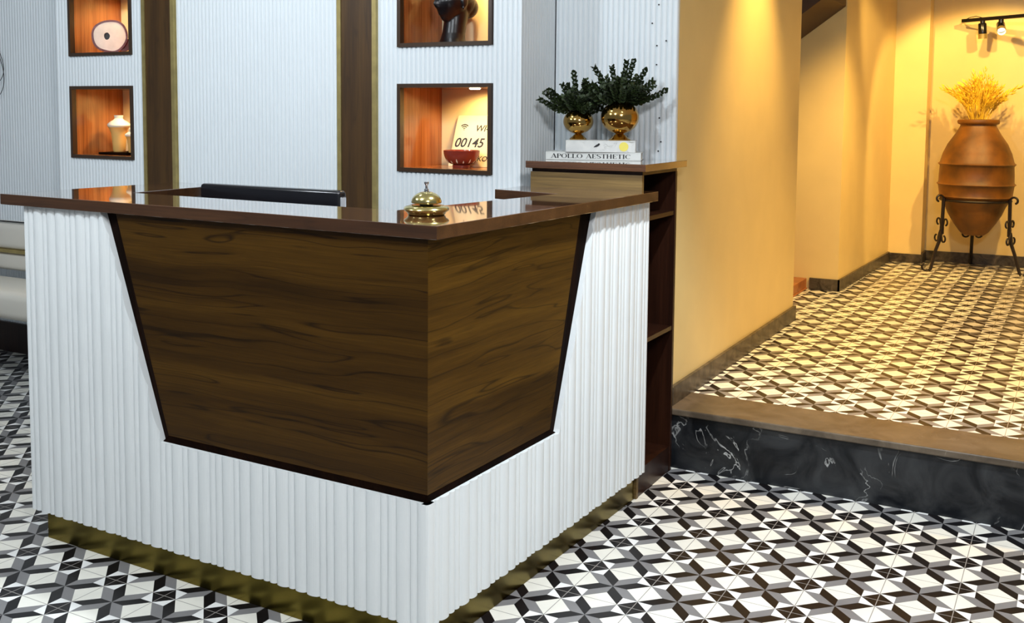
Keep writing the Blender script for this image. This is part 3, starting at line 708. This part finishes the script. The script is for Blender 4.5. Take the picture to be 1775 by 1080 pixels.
ringmesh(B0, B1, -.009, .009).build('rind', M['agate_rim'], ag, loc=(0, 0, .090))
ringmesh(B1, B2, -.008, .008).build('slice', M['agate'], ag, loc=(0, 0, .090))
m_ = MB(); m_.solid([(x, .004, z) for x, z in B2], [(x, .007, z) for x, z in B2]); m_.build('dark_core', M['ink'], ag, loc=(0, 0, .090))
m2_ = MB(); q = [(x + .062, z - .036) for x, z in blob(.038, seed=9)]; m2_.solid([(x, .012, z) for x, z in q], [(x, .024, z) for x, z in q]); m2_.build('rear_chunk', M['agate_rim'], ag, loc=(0, 0, .090))
MB().box(-.03, .03, -.02, .026, 0, .012).build('foot', M['agate_rim'], ag, bevel=.003)
# bust
def bust():
    t = thing('head_bust', 'glossy black head bust with long neck in the upper right niche', 'sculpture', (-1.372, .365, NZ[1][0] + .014), math.radians(-20))
    bm = bmesh.new()
    def ell(c, r, f=None, n=40):
        g = bmesh.ops.create_uvsphere(bm, u_segments=n, v_segments=n // 2, radius=1)
        for v in g['verts']:
            p = Vector((v.co.x * r[0], v.co.y * r[1], v.co.z * r[2]))
            if f: p = f(p)
            v.co = p + Vector(c)
    def G(p, c, s, k): return k * math.exp(-sum(((p[i] - c[i]) / s[i]) ** 2 for i in range(3)))
    def face(p):
        x, y, z = p
        if z < 0:
            k = (-z / .112) ** 1.6
            x *= 1 - .38 * k
            if y > 0: y *= 1 - .45 * k
        q = [x, y, z]; o = 0
        if y < 0:
            o += G(q, (0, -.09, -.018), (.011, .05, .024), .020) + G(q, (0, -.09, -.033), (.014, .05, .011), .010)
            o += G(q, (0, -.085, .028), (.05, .05, .010), .004)
            o -= G(q, (-.028, -.08, .006), (.018, .04, .013), .008) + G(q, (.028, -.08, .006), (.018, .04, .013), .008)
            o += G(q, (-.028, -.075, .005), (.010, .04, .007), .004) + G(q, (.028, -.075, .005), (.010, .04, .007), .004)
            o += G(q, (0, -.08, -.056), (.020, .05, .0055), .008) + G(q, (0, -.08, -.068), (.016, .05, .005), .008)
            o -= G(q, (0, -.08, -.062), (.022, .05, .0025), .004)
            o += G(q, (0, -.06, -.095), (.020, .05, .014), .008)
            o += G(q, (-.045, -.06, -.02), (.02, .04, .02), .003) + G(q, (.045, -.06, -.02), (.02, .04, .02), .003)
        return Vector((x, y - o, z))
    ell((0, 0, .200), (.070, .086, .112), face, 56)
    ell((0, .035, .230), (.074, .078, .085))
    for s in (-1, 1):
        ell((s * .072, .012, .190), (.009, .018, .028), None, 16)
        ell((s * .071, .006, .161), (.006, .007, .010), None, 12)
    ell((.004, .085, .172), (.052, .045, .05), None, 24)
    ell((0, .06, .185), (.062, .06, .06), None, 24)      # knot of hair at the nape
    # neck and cut base
    n = 32; rings = [(0, .070, .060, .0), (.008, .069, .058, .0), (.025, .060, .054, .002), (.05, .054, .051, .006), (.09, .052, .052, .014), (.13, .053, .056, .022), (.16, .053, .056, .026)]
    prev = None
    for z, rx, ry, oy in rings:
        vs = [bm.verts.new((rx * math.cos(2 * PI * i / n), oy + ry * math.sin(2 * PI * i / n), z)) for i in range(n)]
        if prev:
            for i in range(n): bm.faces.new((prev[i], prev[(i + 1) % n], vs[(i + 1) % n], vs[i]))
        else: bm.faces.new(vs[::-1])
        prev = vs
    bm.faces.new(prev)
    me = bpy.data.meshes.new('head'); bm.to_mesh(me); bm.free()
    ob = bpy.data.objects.new('tmp', me); COL.objects.link(ob)
    r = ob.modifiers.new('r', 'REMESH'); r.mode = 'VOXEL'; r.voxel_size = .0028; r.use_smooth_shade = True
    s = ob.modifiers.new('s', 'SMOOTH'); s.factor = .5; s.iterations = 4
    bpy.context.view_layer.update()
    m2 = bpy.data.meshes.new_from_object(ob.evaluated_get(bpy.context.evaluated_depsgraph_get())); bpy.data.objects.remove(ob)
    m2.materials.clear(); m2.materials.append(M['bust'])
    zmin = min(v.co.z for v in m2.vertices)
    o = bpy.data.objects.new('head', m2); COL.objects.link(o); o.parent = t; o.location = (0, 0, -zmin * .93 + .0003); o.scale = (.93,) * 3
bust()

# ------------------------------------------------------------------ jar, stand, wheat
JX, JY = .287, 5.09
def jz(dy): return 1.373 - dy * .00209
K = .0039 / 2.0755 * 1.0
prof = [(240, 350, 838), ]
pts_ = [(0, 836), (38, 838), (50, 830), (56, 824), (79, 795), (100, 762), (112, 735), (126, 712), (133, 703), (138.5, 699), (134.5, 694), (139.5, 660), (146, 655), (139, 649), (138, 620), (136, 590), (143.5, 583), (136, 577), (126, 545), (110, 512), (86, 480), (70, 455), (66, 447), (66, 443), (75, 440), (78, 433), (76, 426), (66, 424), (60, 428), (58, 450), (70, 490), (60, 560), (0, 600)]
jar = thing('terracotta_jar', 'big brown terracotta jar with raised bands on the iron stand', 'jar', (JX, JY, jz(838 - 425)))
z0 = jz(838 - 425)
pr = [(r * K, jz(y - 425) - z0) for r, y in pts_]
MB().lathe(pr, seg=64, close=False).build('body', M['terra'], jar, smooth=True, angle=50)
# stand
sd = thing('iron_jar_stand', 'black wrought iron three-legged stand with scrolls under the terracotta jar', 'stand', (JX, JY, H))
RZ = jz(712 - 425) - H; RR = 126 * K + .008
MB().tube([(RR * math.cos(a), RR * math.sin(a), RZ) for a in [i * 2 * PI / 48 for i in range(49)]], .009, 8).build('ring', M['iron'], sd, smooth=True)
def spiral(c, r0, r1, a0, a1, n=18):      # in the (radial, z) plane
    return [(c[0] + (r0 + (r1 - r0) * i / n) * math.cos(a0 + (a1 - a0) * i / n), c[1] + (r0 + (r1 - r0) * i / n) * math.sin(a0 + (a1 - a0) * i / n)) for i in range(n + 1)]
feet = [(.009, 4.876), (.625, 4.97), (.247, 5.44)]
for fx, fy in feet:
    d = Vector((fx - JX, fy - JY)); L = d.length; d.normalize(); tn = Vector((-d.y, d.x))
    L = min(max(L, .345), .36)
    def P3(r, z, q=0): return (d.x * r + tn.x * q, d.y * r + tn.y * q, z)
    line = [(RR + .01, RZ + .015), (RR + .012, RZ - .02), (RR + .014, RZ - .13), (RR + .016, RZ - .22), (RR + .03, RZ - .30), (RR + .06, RZ - .38), (L - .012, .022), (L + .0, .0105)]
    foot_ = [(L + .03 + .028 * math.cos(a), .040 + .029 * math.sin(a)) for a in [PI * 1.28 + i * .28 for i in range(13)]]
    top = [(RR + .012 + .028 - .026 * math.cos(a), RZ + .012 + .024 * math.sin(a)) for a in [i * .36 for i in range(13)]]
    leg = MB().tube([P3(r, z) for r, z in line], [.014, .013, .013, .013, .013, .012, .012, .011], 8).build('leg', M['iron'], sd, smooth=True)
    MB().tube([P3(r, z) for r, z in foot_], .0075, 8).build('foot_scroll', M['iron'], leg, smooth=True)
    MB().tube([P3(r, z) for r, z in top], .008, 8).build('top_scroll', M['iron'], leg, smooth=True)
    zc = RZ - .225; rc = RR + .016
    for sz in (1, -1):
        for sq in (-1, 1):
            loop = [(0, 0), (.012, .024), (.022, .054)] + [(.046 + .024 * math.cos(a) , .062 + .024 * math.sin(a)) for a in [PI - i * .5 for i in range(1, 10)]]
            MB().tube([P3(rc + (.012 if sz < 0 else 0), zc + sz * z, sq * q) for q, z in loop], .007, 6).build('scroll', M['iron'], leg, smooth=True)
    MB().box(-.012, .012, -.012, .012, -.03, .03).build('scroll_collar', M['iron'], leg, loc=P3(rc, zc), rot=(0, 0, math.atan2(d.y, d.x)), bevel=.003)
# wheat
wh = thing('dried_wheat_bunch', 'bunch of golden dried wheat fanning out of the terracotta jar mouth', 'dried flowers', (JX, JY, jz(452 - 425)))
rw = random.Random(11)
for i in range(98):
    a = rw.uniform(0, 2 * PI); sp = rw.random() ** .6
    L = rw.uniform(.34, .46) * (1 - .25 * sp) if i > 14 else rw.uniform(.36, .42)
    if i <= 14: sp = rw.uniform(.9, 1.15)
    d = Vector((math.cos(a), math.sin(a), 0)); b = d * .05 * sp * rw.uniform(.4, 1)
    pts = []; lean_ = .40 * sp
    for k in range(9):
        u = k / 8; pts.append(b + d * (L * (lean_ * u * .75 + .28 * sp * u ** 3)) + Vector((0, 0, L * (u * (1 - .18 * sp) - .30 * sp * max(0, u - .55) ** 1.4) * 1.05)))
    m = MB(); m.tube(pts, [.0022] * 5 + [.0025, .003, .002, .001], 4)
    # ear of grain with awns
    for k in range(12):
        u = .5 + .5 * k / 12; f = u * 8; j = min(7, int(f)); p = pts[j].lerp(pts[j + 1], f - j); ax = (pts[j + 1] - pts[j]).normalized()
        s1 = ax.orthogonal().normalized(); r_ = Matrix.Rotation(k * 2.4, 3, ax) @ s1
        tip = (ax + r_ * .42).normalized(); w = tip.cross(ax).normalized() * .0075; l = .036 if k % 3 else .06
        m.add([p, p + tip * l * .4 + w, p + tip * l, p + tip * l * .4 - w, p + tip * l * .4 + r_ * .004], [(0, 1, 4), (1, 2, 4), (2, 3, 4), (3, 0, 4), (0, 3, 2, 1)])
    m.build('stalk', M['wheat'], wh)

# ------------------------------------------------------------------ track light
tl = thing('track_light_rail', 'black ceiling track rail above the terracotta jar', 'light rail', (.118, 5.40, 2.13))
dv = Vector((.84, -.54, .0)).normalized()
rail = MB(); n_ = Vector((-dv.y, dv.x, 0)) * .015
A = [Vector((0, 0, -.012)) - n_, Vector((0, 0, -.012)) + n_, Vector((0, 0, .014)) + n_, Vector((0, 0, .014)) - n_]
rail.solid(A, [p + dv * .95 for p in A]); rail.build('rail', M['black'], tl, bevel=.002)
MB().tube([dv * .03 + Vector((0, 0, .01)), dv * .06 + Vector((0, 0, .022)), dv * .12 + Vector((0, 0, .028)), dv * .17 + Vector((0, 0, .014))], .003, 6).build('cable', M['black'], tl)
MB().tube([dv * .85 + Vector((0, 0, .01)), dv * .85 + Vector((0, 0, CEIL - 2.13))], .006, 8).build('hanger_rod', M['black'], tl)
MB().tube([Vector((0, 0, 0)), Vector((0, .115, 0))], .006, 8).build('wall_bracket', M['black'], tl)
def head(s, aim, lit, label):
    p = Vector((.118, 5.40, 2.13)) + dv * s
    t = thing('track_spotlight', label, 'spotlight', (p.x, p.y, p.z - .0122), 0, 'spotlights on the track rail')
    MB().lathe([(0, -.03), (.018, -.03), (.018, 0), (0, 0)], seg=16).build('mount', M['black'], t, smooth=True)
    q = Vector(aim).normalized(); rt = q.to_track_quat('-Z', 'Y').to_euler()
    hs = MB().lathe([(0, .035), (.024, .035), (.030, .028), (.031, -.045), (.027, -.047), (.025, -.03), (0, -.028)], seg=28, close=False).build('housing', M['black'], t, smooth=True, loc=(0, 0, -.05), rot=rt)
    MB().lathe([(0, -.034), (.0245, -.034)], seg=24, close=False).build('lens', M['lens'] if lit else M['niche_back'], hs)
    MB().lathe([(.0315, -.045), (.0315, -.082), (.0295, -.082), (.0295, -.045)], seg=24, close=False).build('cowl', M['brass'], hs, smooth=True)
head(.178, (.05, .1, -1), False, 'unlit black spotlight, left on the track rail')
head(.335, (.12, -.75, -.5), True, 'glowing black spotlight, right on the track rail')
